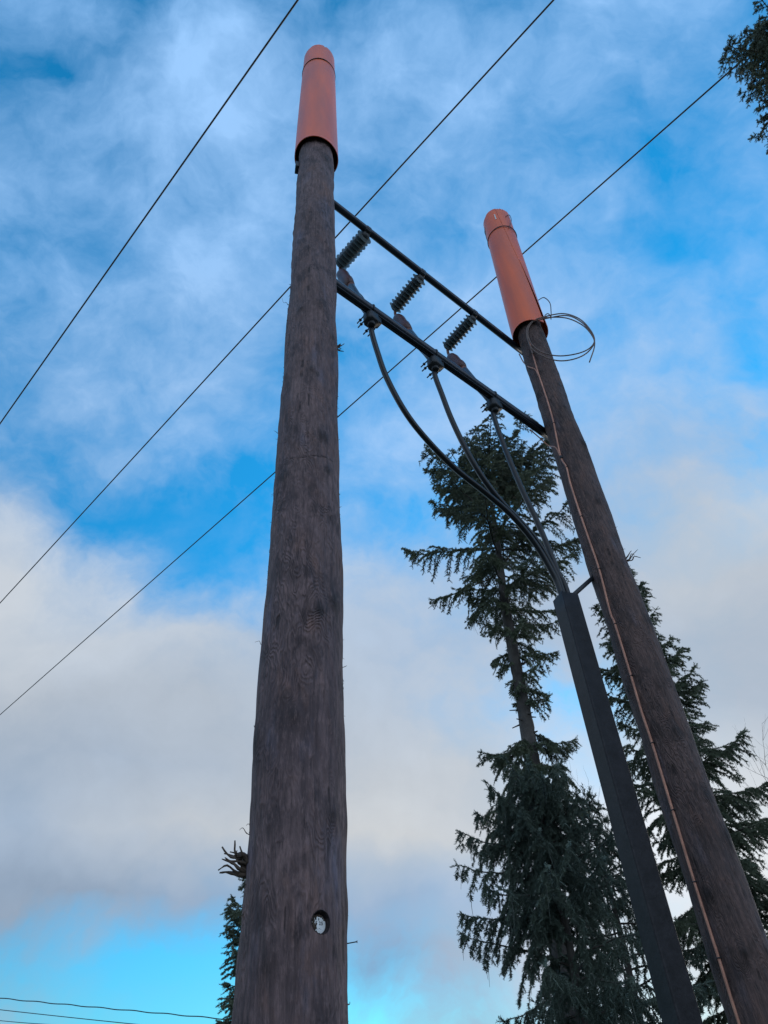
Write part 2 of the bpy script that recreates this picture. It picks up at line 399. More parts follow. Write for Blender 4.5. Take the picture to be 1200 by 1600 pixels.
def make_pole(c, rz, top, label, m, seed, hole=None):
    rg = np.random.default_rng(seed)
    th0 = math.atan2(-c[1], -c[0])                             # faces the viewer's side
    zs = list(np.arange(-.3, 1.6, .06)) + list(np.arange(1.6, 4.2, .010)) + list(np.arange(4.2, top, .02)) + [top]
    ths = list(np.linspace(-math.pi, math.pi, 230, endpoint=False) + th0)
    if hole:
        zs += list(np.arange(hole[1] - .04, hole[1] + .04, .0017)); ths += list(np.arange(hole[0] - .24, hole[0] + .24, .0105))
    zs = np.unique(np.round(zs, 5)); ths = np.array(sorted(set(np.round([(t - th0 + math.pi) % (2 * math.pi) for t in ths], 5)))) + th0 - math.pi
    T, Zz = np.meshgrid(ths, zs)
    r = np.interp(Zz, *zip(*rz))
    def wr(a): return (a + math.pi) % (2 * math.pi) - math.pi
    kn = np.zeros_like(r); sw = np.zeros_like(r); dsp = np.zeros_like(r)
    # knots come in rough whorls up the trunk
    z = .6
    while z < top - .3:
        for k in range(rg.integers(2, 5)):
            a = rg.uniform(-math.pi, math.pi); zz = z + rg.normal(0, .05); s = rg.uniform(.010, .026)
            dx = wr(T - a) * .16; dz = Zz - zz; d2 = dx * dx + dz * dz * .45
            kn += np.exp(-d2 / (2 * (s * .8) ** 2)) * rg.uniform(.5, 1.1); sw += np.exp(-d2 / (2 * (s * 2.6) ** 2)) * rg.uniform(.5, 1.2)
            dsp += .0045 * np.exp(-d2 / (2 * (s * 1.5) ** 2))
        z += rg.uniform(.22, .42)
    for k in range(16):                                        # low frequency lumps
        a = rg.uniform(0, 6.28); n1 = rg.integers(1, 5); f = rg.uniform(1, 9)
        dsp += .0011 * np.sin(n1 * T + a + f * Zz)
    ring = np.exp(-((Zz - 3.965 + .012 * np.sin(T * 3)) / .006) ** 2) * (np.abs(wr(T - th0 - .15)) < .75)
    dsp -= .003 * ring * (hole is not None); kn += .8 * ring * (hole is not None)
    for k in range(14): dsp += .00035 * np.sin(rg.integers(6, 40) * T + rg.uniform(0, 6.28) + rg.uniform(10, 60) * Zz)
    r = r + dsp
    if hole:
        d = np.hypot(wr(T - hole[0]) * .159, (Zz - hole[1])); inside = d < .0285
        r = np.where(inside, .159 - .020, r); kn = np.where(inside | (d < .031), 1.1, kn)
    V = np.stack([c[0] + np.cos(T) * r, c[1] + np.sin(T) * r, Zz], -1).reshape(-1, 3)
    n = len(ths); m_ = len(zs); i = np.arange(m_ - 1)[:, None] * n; j = np.arange(n); k = (j + 1) % n
    F = [np.stack([i + j, i + k, i + n + k, i + n + j], -1).reshape(-1, 4), np.array([(m_ - 1) * n + j])]
    t = thing('utility_pole', c, label, 'utility pole', 'round wooden poles of the two pole frame')
    from_np('pole_shaft', V, F, m, t, attrs={'knot': kn.ravel(), 'swirl': sw.ravel()})
    return t
H_TH = math.atan2(-PL[1], -PL[0]) + R(27.8); H_Z = 2.040
poleL = make_pole(PL, [(-.3, .168), (1.8, .160), (3.2, .160), (3.95, .155), (5.7, .149), (7.5, .146), (10.3, .138)], 10.25,
                  'thick brown wooden pole nearest the viewer, with a round white plate in it', M_POLE, 3, (H_TH, H_Z))
poleR = make_pole(PR, [(-.3, .160), (2.5, .155), (3.6, .152), (4.6, .149), (6.0, .140), (7.6, .135), (10, .128)], 10.05,
                  'farther wooden pole on the right with a copper wire stapled down it', M_POLE2, 11)

def splinters(parent, c, spikes, name='splinter'):
    """each spike: (azimuth from axis deg, z, length, out, up, side, width)"""
    mb = MB()
    for a, z, r0, L, out, up, side, w in spikes:
        th = R(a); o = np.array([math.cos(th), math.sin(th), 0]); sd_ = np.array([-math.sin(th), math.cos(th), 0])
        d = o * out + ZZ * up + sd_ * side; d /= np.linalg.norm(d)
        p0 = c + o * (r0 - .006) + ZZ * z
        b = rng.normal(0, .13, 3)
        P = [p0, p0 + d * L * .35 + b * L * .5, p0 + d * L * .7 - b * L * .3, p0 + d * L + b * L * 1.2]
        P = spline(P, 3); mb.add(*tube(P, np.linspace(w, w * .3, len(P)), 5, jit=.4))
    return mb.build(name, M_SPL, parent, smooth=False)
def az_of(c, px_dir):                                          # world angle of silhouettes: left (-1) or right (+1) as seen by the viewer
    base = math.degrees(math.atan2(-c[1], -c[0])); return base - 90 * px_dir * -1
aL = math.degrees(math.atan2(-PL[1], -PL[0]))
# screen-left side of the pole is at angle aL-86 , screen-right at aL+86 (viewer looks along +Y)
def side(c, s): return math.degrees(math.atan2(-c[1], -c[0])) + s * 84
sp1 = []
for k in range(13):
    sp1.append((side(PL, -1) + rng.uniform(-10, 10), 2.225 + rng.uniform(-.022, .022), .160, rng.uniform(.04, .095), 1.0, rng.uniform(.0, 1.2), rng.uniform(-.5, .5), rng.uniform(.005, .0085)))
splinters(poleL, PL, sp1)['label'] = 'frayed bunch of torn wood fibres sticking out to the left'
splinters(poleL, PL, [(side(PL, 1) + rng.uniform(-3, 3), 5.02 + rng.uniform(-.02, .02), .151, rng.uniform(.02, .055), .5, rng.uniform(-1.2, .3), rng.uniform(-.3, .3), .006) for k in range(9)])
fz = []
for k in range(150):
    z = rng.uniform(1.8, 6.0); s_ = -1 if rng.random() < .72 else 1
    fz.append((side(PL, s_) + rng.uniform(-10, 10), z, np.interp(z, [1.8, 3.2, 3.95, 5.7], [.160, .160, .155, .149]), rng.uniform(.006, .022), .5, rng.choice([-1, 1]) * rng.uniform(.3, 1.4), rng.uniform(-.4, .4), rng.uniform(.0010, .0025)))
for z, s_, L_ in ((5.45, -1, .05), (3.02, -1, .035), (4.25, -1, .03), (2.92, 1, .03), (2.32, -1, .045)):
    fz.append((side(PL, s_), z, .157, L_, 1, .6, .2, .0018))
splinters(poleL, PL, fz, 'wood_fuzz')['kind'] = 'stuff'
splinters(poleR, PR, [(side(PR, 1) + rng.uniform(-4, 4), 4.66 + rng.uniform(-.02, .02), .148, rng.uniform(.06, .13), 1, .5 + rng.uniform(-.3, .5), 0, .006) for k in range(4)])
splinters(poleR, PR, [(side(PR, 1) + rng.uniform(-8, 8), rng.uniform(2.2, 6), .145, rng.uniform(.01, .025), .6, rng.uniform(-1, 1), 0, .002) for k in range(26)], 'wood_fuzz')['kind'] = 'stuff'
# nail on the right side of the near pole, bolt block near its cover
nth = R(side(PL, 1)); no = np.array([math.cos(nth), math.sin(nth), 0]); q = PL + no * .15 + ZZ * 2.005
mb = MB(); mb.add(*tube([q, q + no * .038 + ZZ * .004], .0016, 8)); mb.add(*lathe(q + no * .036 + ZZ * .0038, no, [(0, .0035), (.002, .0035)], 10)); mb.build('nail', M_STEELD, poleL)
nth = R(side(PL, -1)); no = np.array([math.cos(nth), math.sin(nth), 0]); q = PL + no * .155 + ZZ * 7.52
mb = MB(); mb.add(*box(q, no, np.cross(ZZ, no), ZZ, .018, .035, .045)); mb.build('bolt_washer', M_STEELD, poleL)
# the recessed plate
ho = np.array([math.cos(H_TH), math.sin(H_TH), 0]); hs = np.array([-math.sin(H_TH), math.cos(H_TH), 0])
pc = PL + ho * .1425 + ZZ * (H_Z - .003)
mb = MB(); mb.add(*lathe(pc - ho * .002, ho, [(0, .0245), (.002, .0245), (.0026, .0235), (.0026, .001)], 40)); plate = mb.build('date_plate', M_PLATE, poleL)
def text(s, size, off_s, off_z, parent):
    cu = bpy.data.curves.new('marking', 'FONT'); cu.body = s; cu.size = size; cu.align_x = 'CENTER'; cu.extrude = .0002; cu.offset = .0003; cu.space_character = 1.15
    o = bpy.data.objects.new('marking', cu); C.collection.objects.link(o)
    bpy.context.view_layer.update()
    me = bpy.data.meshes.new_from_object(o.evaluated_get(bpy.context.evaluated_depsgraph_get())); bpy.data.objects.remove(o)
    me.materials.clear(); me.materials.append(M_INK)
    P = pc + ho * .0014 + hs * off_s + ZZ * off_z
    mt = Matrix.Identity(4)
    for a in range(3): mt[a][0] = hs[a]; mt[a][1] = ZZ[a]; mt[a][2] = ho[a]; mt[a][3] = P[a] - PL[a]
    me.transform(mt)
    ob = bpy.data.objects.new('marking', me); link(ob, plate); return ob
text('5', .0125, -.0065, -.001, plate); text('25', .0125, .0085, -.001, plate)
text('A  S', .007, -.004, .0105, plate); text('- . - .', .008, 0, -.012, plate)
mb = MB(); mb.add(*lathe(pc, ho, [(0, .0028), (.003, .0026), (.0036, .001)], 12)); 
mb2 = MB(); mb2.add(*lathe(pc + hs * -.001 + ZZ * .0135, ho, [(0, .0032), (.003, .003), (.004, .001)], 12)); mb2.build('nail', M_STEELD, plate)
# bark and dirt lodged over the left part of the plate
mb = MB()
for k in range(46):
    a = rng.uniform(-.024, -.012) + (rng.random() < .15) * .006; zz = rng.uniform(-.018, .021)
    mb.add(*lathe(pc + ho * .0006 + hs * a + ZZ * zz, ho + rng.normal(0, .3, 3), [(0, rng.uniform(.0015, .004)), (.002, rng.uniform(.0012, .003)), (.0035, .0006)], 6))
for k in range(26):
    a = rng.uniform(-.024, .022); mb.add(*lathe(pc + ho * .0006 + hs * a + ZZ * (math.sqrt(max(.0242 ** 2 - a * a, 0)) - rng.uniform(0, .003)), ho, [(0, .003), (.002, .002), (.003, .0006)], 6))
mb.build('bark_dirt', M_SPL, poleL, smooth=False)

# ------------------------------------------------------------------ orange covers on the pole tops
def cover(c, z0, z1, r0, r1, lean, label, slit, gap, notch, seed):
    t = thing('pole_cover', c + ZZ * z0, label, 'pole cover', 'orange plastic covers on the pole tops')
    th0 = math.atan2(-c[1], -c[0]); n = 120; m_ = 90; rg = np.random.default_rng(seed)
    V = []
    for a in range(m_ + 1):
        f = a / m_; z = z0 + (z1 - z0) * f; s = slit(f); gp = gap(f)
        T = th0 + s + gp / 2 + np.linspace(0, 1, n) * (2 * math.pi - gp)
        r = (r0 + (r1 - r0) * f) * (1 + .012 * np.sin(2 * T + f * 2) + .006 * np.sin(3 * T - f * 5))
        e = np.minimum(np.linspace(0, 1, n), 1 - np.linspace(0, 1, n)); r = r + .010 * np.exp(-(e * 30)) * (gp > .02)
        zz = np.full(n, z)
        if a == m_:
            zz = zz - .035 * np.abs(np.sin((T - th0) * .9 + 1)) ** 6 * rg.uniform(.2, 1, n)
            for w_, wd, dp in notch: zz -= dp * np.exp(-(((T - th0 - w_ + math.pi) % (2 * math.pi) - math.pi) / wd) ** 2)
        if a == 0: zz = zz + .012 * np.sin(2 * T)
        cx = c + lean * f
        V.append(np.stack([cx[0] + r * np.cos(T), cx[1] + r * np.sin(T), zz], -1))
    V = np.concatenate(V); th_ = .006
    cen = np.repeat((c[None, :2] + lean[None, :2] * (np.arange(m_ + 1) / m_)[:, None]), n, 0)
    d = V[:, :2] - cen; rr = np.linalg.norm(d, axis=1)[:, None]; Vi = V.copy(); Vi[:, :2] = cen + d * (rr - th_) / rr
    K = len(V); i = np.arange(m_)[:, None] * n; j = np.arange(n - 1)
    q = np.stack([i + j, i + j + 1, i + n + j + 1, i + n + j], -1).reshape(-1, 4)
    F = [q, (q + K)[:, ::-1]]
    for base in (0, m_ * n):
        e = base + j; F.append(np.stack([e, e + 1, e + 1 + K, e + K], -1))
    for base in (0, n - 1):
        e = base + np.arange(m_) * n; F.append(np.stack([e, e + n, e + n + K, e + K], -1))
    sl_ = from_np('sleeve', np.concatenate([V, Vi]), F, M_ORANGE, t)
    return t, th0
tL, thL = cover(PL, 7.77, 10.42, .186, .166, np.array([.0, 0, 0]), 'orange plastic tube over the top of the near pole',
                lambda f: 2.6, lambda f: .01, [(.35, .035, .10), (-.9, .3, .05)], 1)
tR, thR = cover(PR, 7.70, 10.22, .187, .170, np.array([.05, -.02, 0]), 'orange plastic tube with a split seam on the far pole',
                lambda f: .18 + 1.05 * (1 - f) ** 1.0, lambda f: .012 + .34 * max(0, (.55 - f) / .55) ** 1.6, [(-1.0, .3, .05)], 2)
def band(parent, c, z, r, name='strap', tail=None, tilt=0):
    T = np.linspace(0, 2 * math.pi, 60); P = np.stack([c[0] + r * np.cos(T), c[1] + r * np.sin(T), z + tilt * np.sin(T)], -1)
    mb = MB(); mb.add(*tube(P, .0055, 8, cap=False))
    if tail is not None: mb.add(*tube(spline(tail, 6), .004, 6))
    return mb.build(name, M_STRAP, parent)
dL = ray(499, 91); zb = 1.6 + (2.4 - .17) * dL[2] / math.hypot(dL[0], dL[1])
band(tL, PL, zb, .172, tilt=.01)
dR = ray(779, 356); zb2 = 1.6 + (4.57 - .175) * dR[2] / math.hypot(dR[0], dR[1])
cR2 = PR + np.array([.042, -.017, 0])
def onR(px, r=.185, c=PR): return hitcyl(px, c, r)
band(tR, cR2, zb2, .180, tilt=-.01)
tail = [onR((795, 356), .19, cR2), onR((799, 345), .20, cR2), onR((796, 336), .19, cR2), onR((790, 338), .185, cR2)]
mb = MB(); mb.add(*tube(spline(tail, 6), .004, 6)); mb.build('strap_tail', M_STRAP, tR)
# white sticker near the top of the far cover
a0 = thR + .06; zs0 = 10.07
V = []; 
for z in (zs0 - .13, zs0): 
    for a in np.linspace(a0 - .035, a0 + .035, 6): V.append(cR2 + np.array([math.cos(a), math.sin(a), 0]) * .1765 + ZZ * z)
for z in (zs0 - .13, zs0): 
    for a in np.linspace(a0 - .035, a0 + .035, 6): V.append(cR2 + np.array([math.cos(a), math.sin(a), 0]) * .1750 + ZZ * z)
j = np.arange(5)
from_np('sticker', V, [np.stack([j, j + 1, j + 7, j + 6], -1), np.stack([j + 12, j + 18, j + 19, j + 13], -1)], M_STICK, tR)
# small wire loops at the lower right of the far cover
vd0 = np.array([PR[0], PR[1], 0]) / np.linalg.norm(PR)
P1 = [hit(p, cR2 + ZZ * 7.9, vd0) for p in ((841, 469), (850, 465), (859, 473), (861, 486), (861, 498))]
mb = MB(); mb.add(*tube(spline(P1, 8), .005, 6)); 
P1 = [hit(p, cR2 + ZZ * 7.9, vd0) for p in ((851, 493), (856, 490), (860, 494), (861, 499))]
mb.add(*tube(spline(P1, 6), .005, 6)); mb.build('tie_wire', M_STRAP, tR)

# ------------------------------------------------------------------ cross pipes
# the bars are bolted to the far faces of both poles
W0 = .17
def fp(s, w, z): return fr(s, w + W0, z)
ZU, ZL = 7.642, 6.308
t = thing('steel_crossarm', fp(0, 0, ZU), 'upper of the two dark round steel bars joining the poles, thinner', 'crossarm', 'steel bars between the poles')
mb = MB(); mb.add(*tube([fp(s, 0, ZU) for s in np.linspace(.04, SPAN + .08, 12)], .033, 28)); bar = mb.build('bar', M_STEEL, t)
for s in (.691, 1.362, 2.074):
    mb = MB(); mb.add(*lathe(fp(s - .022, 0, ZU), UP, [(0, .033), (.002, .038), (.042, .038), (.044, .033)], 28)); mb.build('collar', M_STEEL, t)
    mb = MB(); mb.add(*lathe(fp(s, -.01, ZU + .030), ZZ, [(0, .012), (.012, .012), (.013, .007), (.028, .006)], 6)); mb.build('bolt', M_STEELD, t)
t = thing('steel_crossarm', fp(0, 0, ZL), 'lower of the two steel bars joining the poles, thicker, carrying cable clamps', 'crossarm', 'steel bars between the poles')
mb = MB(); mb.add(*tube([fp(s, 0, ZL) for s in np.linspace(.06, SPAN + .09, 12)], .041, 28)); mb.build('bar', M_STEEL, t)
mb = MB(); mb.add(*box(fp(SPAN / 2, -.016, ZL - .040), UP, AW, ZZ, SPAN / 2 - .02, .006, .006)); mb.add(*box(fp(SPAN / 2, .014, ZL - .043), UP, AW, ZZ, SPAN / 2 - .02, .008, .008)); mb.build('rib', M_STEEL, t)
mb = MB(); mb.add(*box(fp(SPAN - .20, -.041, ZL + .004), UP, ZZ, AW, .05, .008, .004)); mb.build('type_label', M_SHED, t)

# ------------------------------------------------------------------ surge arresters, terminations, clamps, cables
WHICH = ['hanging from the bar beside the near pole', 'in the middle of the row under the bar', 'closest to the far pole']
GUARD = pol(4.2, 16.55, 0)
gd = np.array([math.sin(R(70)), math.cos(R(70)), 0]); gs = np.array([math.sin(R(-20)), math.cos(R(-20)), 0])
GTOP = GUARD + gd * .05 + gs * .05 + ZZ * 4.30
CPX = [[(581, 520), (590, 551), (604, 590), (632, 642), (665, 685), (710, 731), (760, 771), (800, 806), (835, 848), (862, 893), (877, 928)],
       [(680, 588), (690, 615), (705, 654), (727, 700), (752, 743), (782, 783), (815, 817), (842, 850), (867, 893), (880, 928)],
       [(771, 648), (780, 676), (795, 716), (815, 763), (838, 812), (856, 854), (872, 895), (887, 928)]]
for k, s in enumerate((.691, 1.362, 2.074)):
    zt = ZU - .045; tz = (7.615, 7.54, 7.525)[k]; tip = fp(s, .415, tz)
    t = thing('surge_arrester', fp(s, 0, ZU), ['ribbed arrester beside the near pole, partly hidden behind it', 'ribbed arrester in the middle of the three on the upper bar', 'ribbed arrester nearest the far pole, right of the other two'][k], 'surge arrester', 'ribbed arresters on the upper bar')
    a0 = fp(s, .02, zt - .01); ax = tip - a0; L_ = np.linalg.norm(ax)
    mb = MB(); mb.add(*lathe(a0, ax, [(-.02, .026), (.0, .040), (.02, .049), (L_ - .03, .049), (L_, .042), (L_ + .012, .020)], 24)); mb.build('core', M_CORE, t)
    nsh = 10; mb = MB()
    for q in range(nsh):
        p = .022 + q * (L_ - .045) / (nsh - 1)
        rr = .078 if q % 2 == 0 else .072
        mb.add(*lathe(a0 + ax / L_ * p, ax, [(-.012, .0495), (-.002, .060), (.002, rr - .003), (.004, rr), (.007, rr - .003), (.006, .062), (.012, .0495)], 32))
    mb.build('shed', M_SHEDT, t)
    mb = MB(); mb.add(*box(fp(s, .01, ZU - .032), UP, AW, ZZ, .030, .035, .012)); mb.build('bracket', M_STEELD, t)
    lk0 = fp(s, .405, tz - .015); lk1 = fp(s, .385, tz - .205)
    mb = MB(); mb.add(*tube(spline([lk0, (lk0 + lk1) / 2 + AW * .012, lk1], 4), .014, 10)); mb.add(*lathe(lk0 - UP * .02, UP, [(0, .011), (.04, .011)], 6)); mb.build('connecting_link', M_COPL, t)
    # termination
    t = thing('cable_termination', fp(s, .38, 7.36), ['cable end with dark red cover right beside the near pole', 'cable end with dark red cover, the middle one of the row', 'cable end with dark red cover nearest the far pole'][k], 'cable termination', 'cable ends with red covers behind the lower bar')
    c0 = fp(s, .395, tz - .17); c1 = fp(s, .255, (7.03, 6.965, 6.99)[k]); c2 = fp(s, .048, ZL - .03)
    ax = c1 - c0; L_ = np.linalg.norm(ax)
    mb = MB(); mb.add(*lathe(c0, ax, [(-.005, .012), (.01, .034), (.05, .052), (.11, .058), (.17, .054), (.22, .050), (.27, .055), (.32, .050), (L_ - .03, .038), (L_ - .02, .02)], 24)); mb.build('insulating_cover', M_CAP, t)
    mb = MB(); mb.add(*lathe(c1 - ax / L_ * .05, ax, [(0, .030), (.07, .030), (.075, .028)], 20)); mb.build('collar', M_COPL, t)
    ax2 = c2 - c1; L2 = np.linalg.norm(ax2)
    mb = MB(); mb.add(*lathe(c1, ax2, [(0, .026), (.02, .031), (L2 * .55, .034), (L2 * .75, .026), (L2, .023)], 20)); mb.build('termination_tube', M_TERM, t)
    out = -UP * -.055 + ZZ * .03
    lp = [c1 + ax2 * .06 + UP * .03, c1 + ax2 * .25 + UP * .075 + ZZ * .03, c1 + ax2 * .55 + UP * .085, c1 + ax2 * .78 + UP * .08, c1 + ax2 * .93 + UP * .03]
    mb = MB(); mb.add(*tube(spline(lp, 6), .0055, 6))
    if k == 0: mb.add(*tube(spline([p + UP * .02 + AW * .02 for p in lp], 6), .005, 6))
    mb.build('earth_lead', M_STRAP, t)
    # clamp
    cc = fp(s - .015, .02, ZL - .115)
    t = thing('cable_clamp', cc, ['studded cable clamp under the lower bar nearest the near pole', 'studded cable clamp under the middle of the lower bar', 'studded cable clamp under the lower bar nearest the far pole'][k], 'cable clamp', 'studded clamps under the lower bar')
    mb = MB(); mb.add(*box(cc + ZZ * .02, UP, AW, ZZ, .058, .05, .050, .5)); mb.add(*box(cc + ZZ * .04 - AW * .0 + UP * .035, UP, AW, ZZ, .05, .035, .036, .3))
    mb.add(*lathe(cc - ZZ * .065, ZZ, [(0, .024), (.004, .030), (.05, .032), (.08, .03)], 20)); mb.build('clamp_body', M_STEELD, t)
    mb = MB(); mb.add(*tube([fp(s - .03 + q, 0, ZL) + (AW * math.cos(a) + ZZ * math.sin(a)) * .043 for q, a in [(0, x) for x in np.linspace(-1.9, 5 - .9, 22)]], .007, 8)); mb.build('u_bolt', M_STEELD, t)
    for q, (du, dz) in enumerate(((-.052, .045), (-.045, -.005), (.005, -.05), (.05, -.035))):
        b0 = cc + UP * du + ZZ * dz + AW * .02; mb = MB(); mb.add(*tube([b0, b0 + AW * .085], .0055, 8)); mb.add(*lathe(b0 + AW * .04, AW, [(0, .013), (.012, .013)], 6)); mb.build('stud', M_STEELD, t)
    # the cable
    pcab = fp(s, .042, ZL - .08)
    nrm = np.cross(GTOP - pcab, ZZ); nrm /= np.linalg.norm(nrm)
    P = [fp(s, .045, ZL - .0), pcab] + [hit(p, pcab + (GTOP - pcab) * 0, nrm) for p in CPX[k]]
    P[-1] = P[-1]
    P.append(GTOP + UP * (.02 * (k - 1)) - ZZ * .5)
    t = thing('power_cable', pcab, ['black power cable from the leftmost clamp, the longest sagging one', 'black power cable from the middle clamp, joining the longest one', 'black power cable from the rightmost clamp, the straightest one'][k], 'power cable', 'black cables running down into the cable guard')
    mb = MB(); mb.add(*tube(spline(P, 8), .0215, 16)); mb.build('sheath', M_CABLE, t)

# ------------------------------------------------------------------ cable guard
t = thing('cable_guard', GUARD, 'tall dark metal channel the three black cables run into, beside the far pole', 'cable guard')
zt = 4.31; a_, b_, w_ = .135, .125, .005
prof = [(-.003, 0), (-.004, -.007), (.008, -.009), (.013, 0), (a_ - .004, 0), (a_, .004), (a_, b_), (a_ - w_, b_), (a_ - w_, w_), (w_, w_), (w_, b_), (0, b_), (0, .012), (-.003, .008)]
zsg = np.concatenate([[0], np.linspace(.3, zt, 30)]); V = []
for z in zsg:
    dx = .0015 * math.sin(z * 5)
    for (x, y) in prof: V.append(GUARD + gd * (x + dx) + gs * (y + dx) + ZZ * z)
n = len(prof); m_ = len(zsg); i = np.arange(m_ - 1)[:, None] * n; j = np.arange(n); k2 = (j + 1) % n
from_np('channel', V, [np.stack([i + j, i + k2, i + n + k2, i + n + j], -1).reshape(-1, 4), np.array([j[::-1]]), np.array([(m_ - 1) * n + j])], M_GUARD, t, smooth=False)
mb = MB(); mb.add(*box(GUARD + gd * a_ / 2 + gs * (b_ - .004) + ZZ * 2.1, gd, gs, ZZ, a_ / 2 - .007, .003, 2.1)); mb.build('back_plate', M_STEELD, t)
b0 = GUARD + gd * (a_ - .02) + gs * .06 + ZZ * 4.32; b1 = hitcyl((926, 903), PR, .150)
e1 = (b1 - b0) / np.linalg.norm(b1 - b0); e2 = np.cross(ZZ, e1); e2 /= np.linalg.norm(e2)
mb = MB(); mb.add(*box((b0 + b1) / 2, e1, e2, np.cross(e1, e2), np.linalg.norm(b1 - b0) / 2 + .01, .016, .016)); mb.add(*lathe(b0 - ZZ * .07, ZZ, [(0, .02), (.02, .03), (.08, .03), (.095, .02)], 14)); mb.build('bracket_arm', M_STEELD, t)

# ------------------------------------------------------------------ copper earth wire on the far pole
WP = [(825, 528), (832, 552), (840, 580), (850, 610), (858, 635), (865, 661), (876, 713), (885, 730), (892, 758), (908, 807), (920, 842), (936, 889), (954, 958), (961, 975), (986, 1056), (1002, 1110), (1019, 1161), (1051, 1266), (1085, 1378), (1123, 1497), (1155, 1600)]
rzR = [(-.3, .160), (2.5, .155), (3.6, .152), (4.6, .149), (6.0, .140), (7.6, .135), (10, .128)]
def onpole(px):
    P = hitcyl(px, PR, .15)
    for _ in range(4): P = hitcyl(px, PR, np.interp(P[2], *zip(*rzR)) + .007)
    return P
PW = [onpole(p) for p in WP]
last = PW[-1]; PW += [last * np.array([1, 1, 0]) + ZZ * z + rng.normal(0, .004, 3) * np.array([1, 1, 0]) for z in (1.2, .6, -.1)]
t = thing('earth_wire', PW[-1], 'thin bare copper wire stapled down the far pole with a loose coil at its top', 'earth wire')
PWs = spline(PW, 7); 
mb = MB(); mb.add(*tube(PWs, .0078, 10)); mb.build('wire', M_COPPER, t)
for px in [(865, 661), (885, 730), (908, 807), (936, 889), (961, 975), (986, 1056), (1019, 1161), (1051, 1266), (1085, 1378), (1123, 1497)]:
    P = onpole(px); nn = P - PR; nn[2] = 0; nn /= np.linalg.norm(nn); tt = np.cross(ZZ, nn)
    mb = MB(); mb.add(*tube([P + tt * .012 - nn * .01, P + tt * .009 + nn * .006, P - tt * .009 + nn * .006, P - tt * .012 - nn * .01], .0035, 6)); mb.build('clip', M_CLIP, t)
# coil of spare wire, about three turns, hanging against the pole head
vd = np.array([PR[0], PR[1], 0]); vd /= np.linalg.norm(vd); c0 = PR - vd * .16
def onv(px, off=0): return hit(px, c0 - vd * off, vd)
loops = [(833, 553), (826, 535), (823, 515), (832, 502), (850, 495), (880, 490), (905, 498), (922, 515), (929, 532), (920, 545), (900, 553), (872, 556), (846, 550), (829, 535),
         (825, 515), (836, 500), (856, 496), (885, 497), (910, 508), (925, 524), (928, 537), (915, 553), (893, 562), (868, 563), (842, 553), (828, 540), (823, 520), (831, 504), (852, 498), (885, 493), (908, 503), (925, 522), (929, 540), (921, 566)]
P = [onv(p, .008 * math.sin(q * 1.1)) for q, p in enumerate(loops)]
mb = MB(); mb.add(*tube(spline(P, 8), .0062, 8)); mb.build('coil', M_COIL, t)
for pts in ([(811, 553), (818, 566), (826, 573), (836, 577), (842, 588)], [(828, 671), (843, 684), (857, 696), (868, 699), (875, 712)]):
    P = [hit(p, fp(0, 0, 0), AW) if q < 2 else onpole(p) for q, p in enumerate(pts)]
    mb = MB(); mb.add(*tube(spline(P, 6), .0058, 8)); mb.build('bond_lead', M_COPPER, t)
P = onpole((877, 714)); mb = MB(); mb.add(*lathe(P - ZZ * .02, ZZ, [(0, .008), (.005, .013), (.03, .013), (.035, .008)], 10)); mb.build('connector', M_STICK if 0 else M_CLIP, t)

# ------------------------------------------------------------------ overhead wires
wd = np.array([math.sin(R(-46.5)), math.cos(R(-46.5)), 0]); wp = np.array([wd[1], -wd[0], 0])
for off, lab in ((1.23, 'black overhead wire highest at the left, passing left of both poles'), (3.785, 'black overhead wire passing behind the near pole and the arresters'), (6.44, 'black overhead wire passing behind the orange cover of the far pole')):
    mb = MB(); mb.add(*tube([wp * off + wd * s + ZZ * 13.0 for s in np.linspace(-60, 90, 60)], .0135, 8))
    tag(mb.build('overhead_wire', M_WIRE), lab, 'power line', 'three parallel overhead wires')
for (pa, pb, lab, r_) in (((0, 1560), (322, 1590), 'thicker twisted dark line low at the left, topmost of three', .018), ((0, 1578), (205, 1600), 'thin dark line low at the left, middle of three', .014), ((0, 1595), (60, 1600), 'thin dark line in the bottom left corner, lowest of three', .012)):
    nv = np.array([0.25, 1.0, 0]); nv /= np.linalg.norm(nv)
    A_ = hit(pa, nv * 26, nv); B_ = hit(pb, nv * 26, nv); dd = (B_ - A_)
    T = np.linspace(-1.6, 2.6, 240); P = A_ + dd * T[:, None]; P[:, 2] += .012 * np.sin(T * 40) * (r_ > .015) + (T - .5) ** 2 * .02
    mb = MB(); mb.add(*tube(P, r_, 6)); tag(mb.build('service_line', M_WIRE), lab, 'power line', 'three low lines at the left')

# ------------------------------------------------------------------ spruces
def twig_template(k):
    rg = np.random.default_rng(k); V = []; F = []
    def tri(a, b, c):
        n = len(V); V.extend([a, b, c]); F.append((n, n + 1, n + 2))
    # woody core
    for q in range(3):
        a = q / 3 * 6.283; b = (q + 1) / 3 * 6.283; r = .045
        tri((r * math.cos(a), r * math.sin(a), .0), (r * math.cos(b), r * math.sin(b), .0), (0, 0, 1.0))
    for q in range(15):
        z = .05 + q / 15 * .93; a = q * 2.4 + rg.uniform(-.4, .4); L = rg.uniform(.13, .20) * (1.05 - .4 * z)
        w = .040; ca, sa = math.cos(a), math.sin(a)
        tri((ca * .02 - sa * w, sa * .02 + ca * w, z - .03), (ca * .02 + sa * w, sa * .02 - ca * w, z), (ca * L, sa * L, z + L * .8))
    return np.array(V), np.array(F)
TW = [twig_template(k) for k in range(5)]
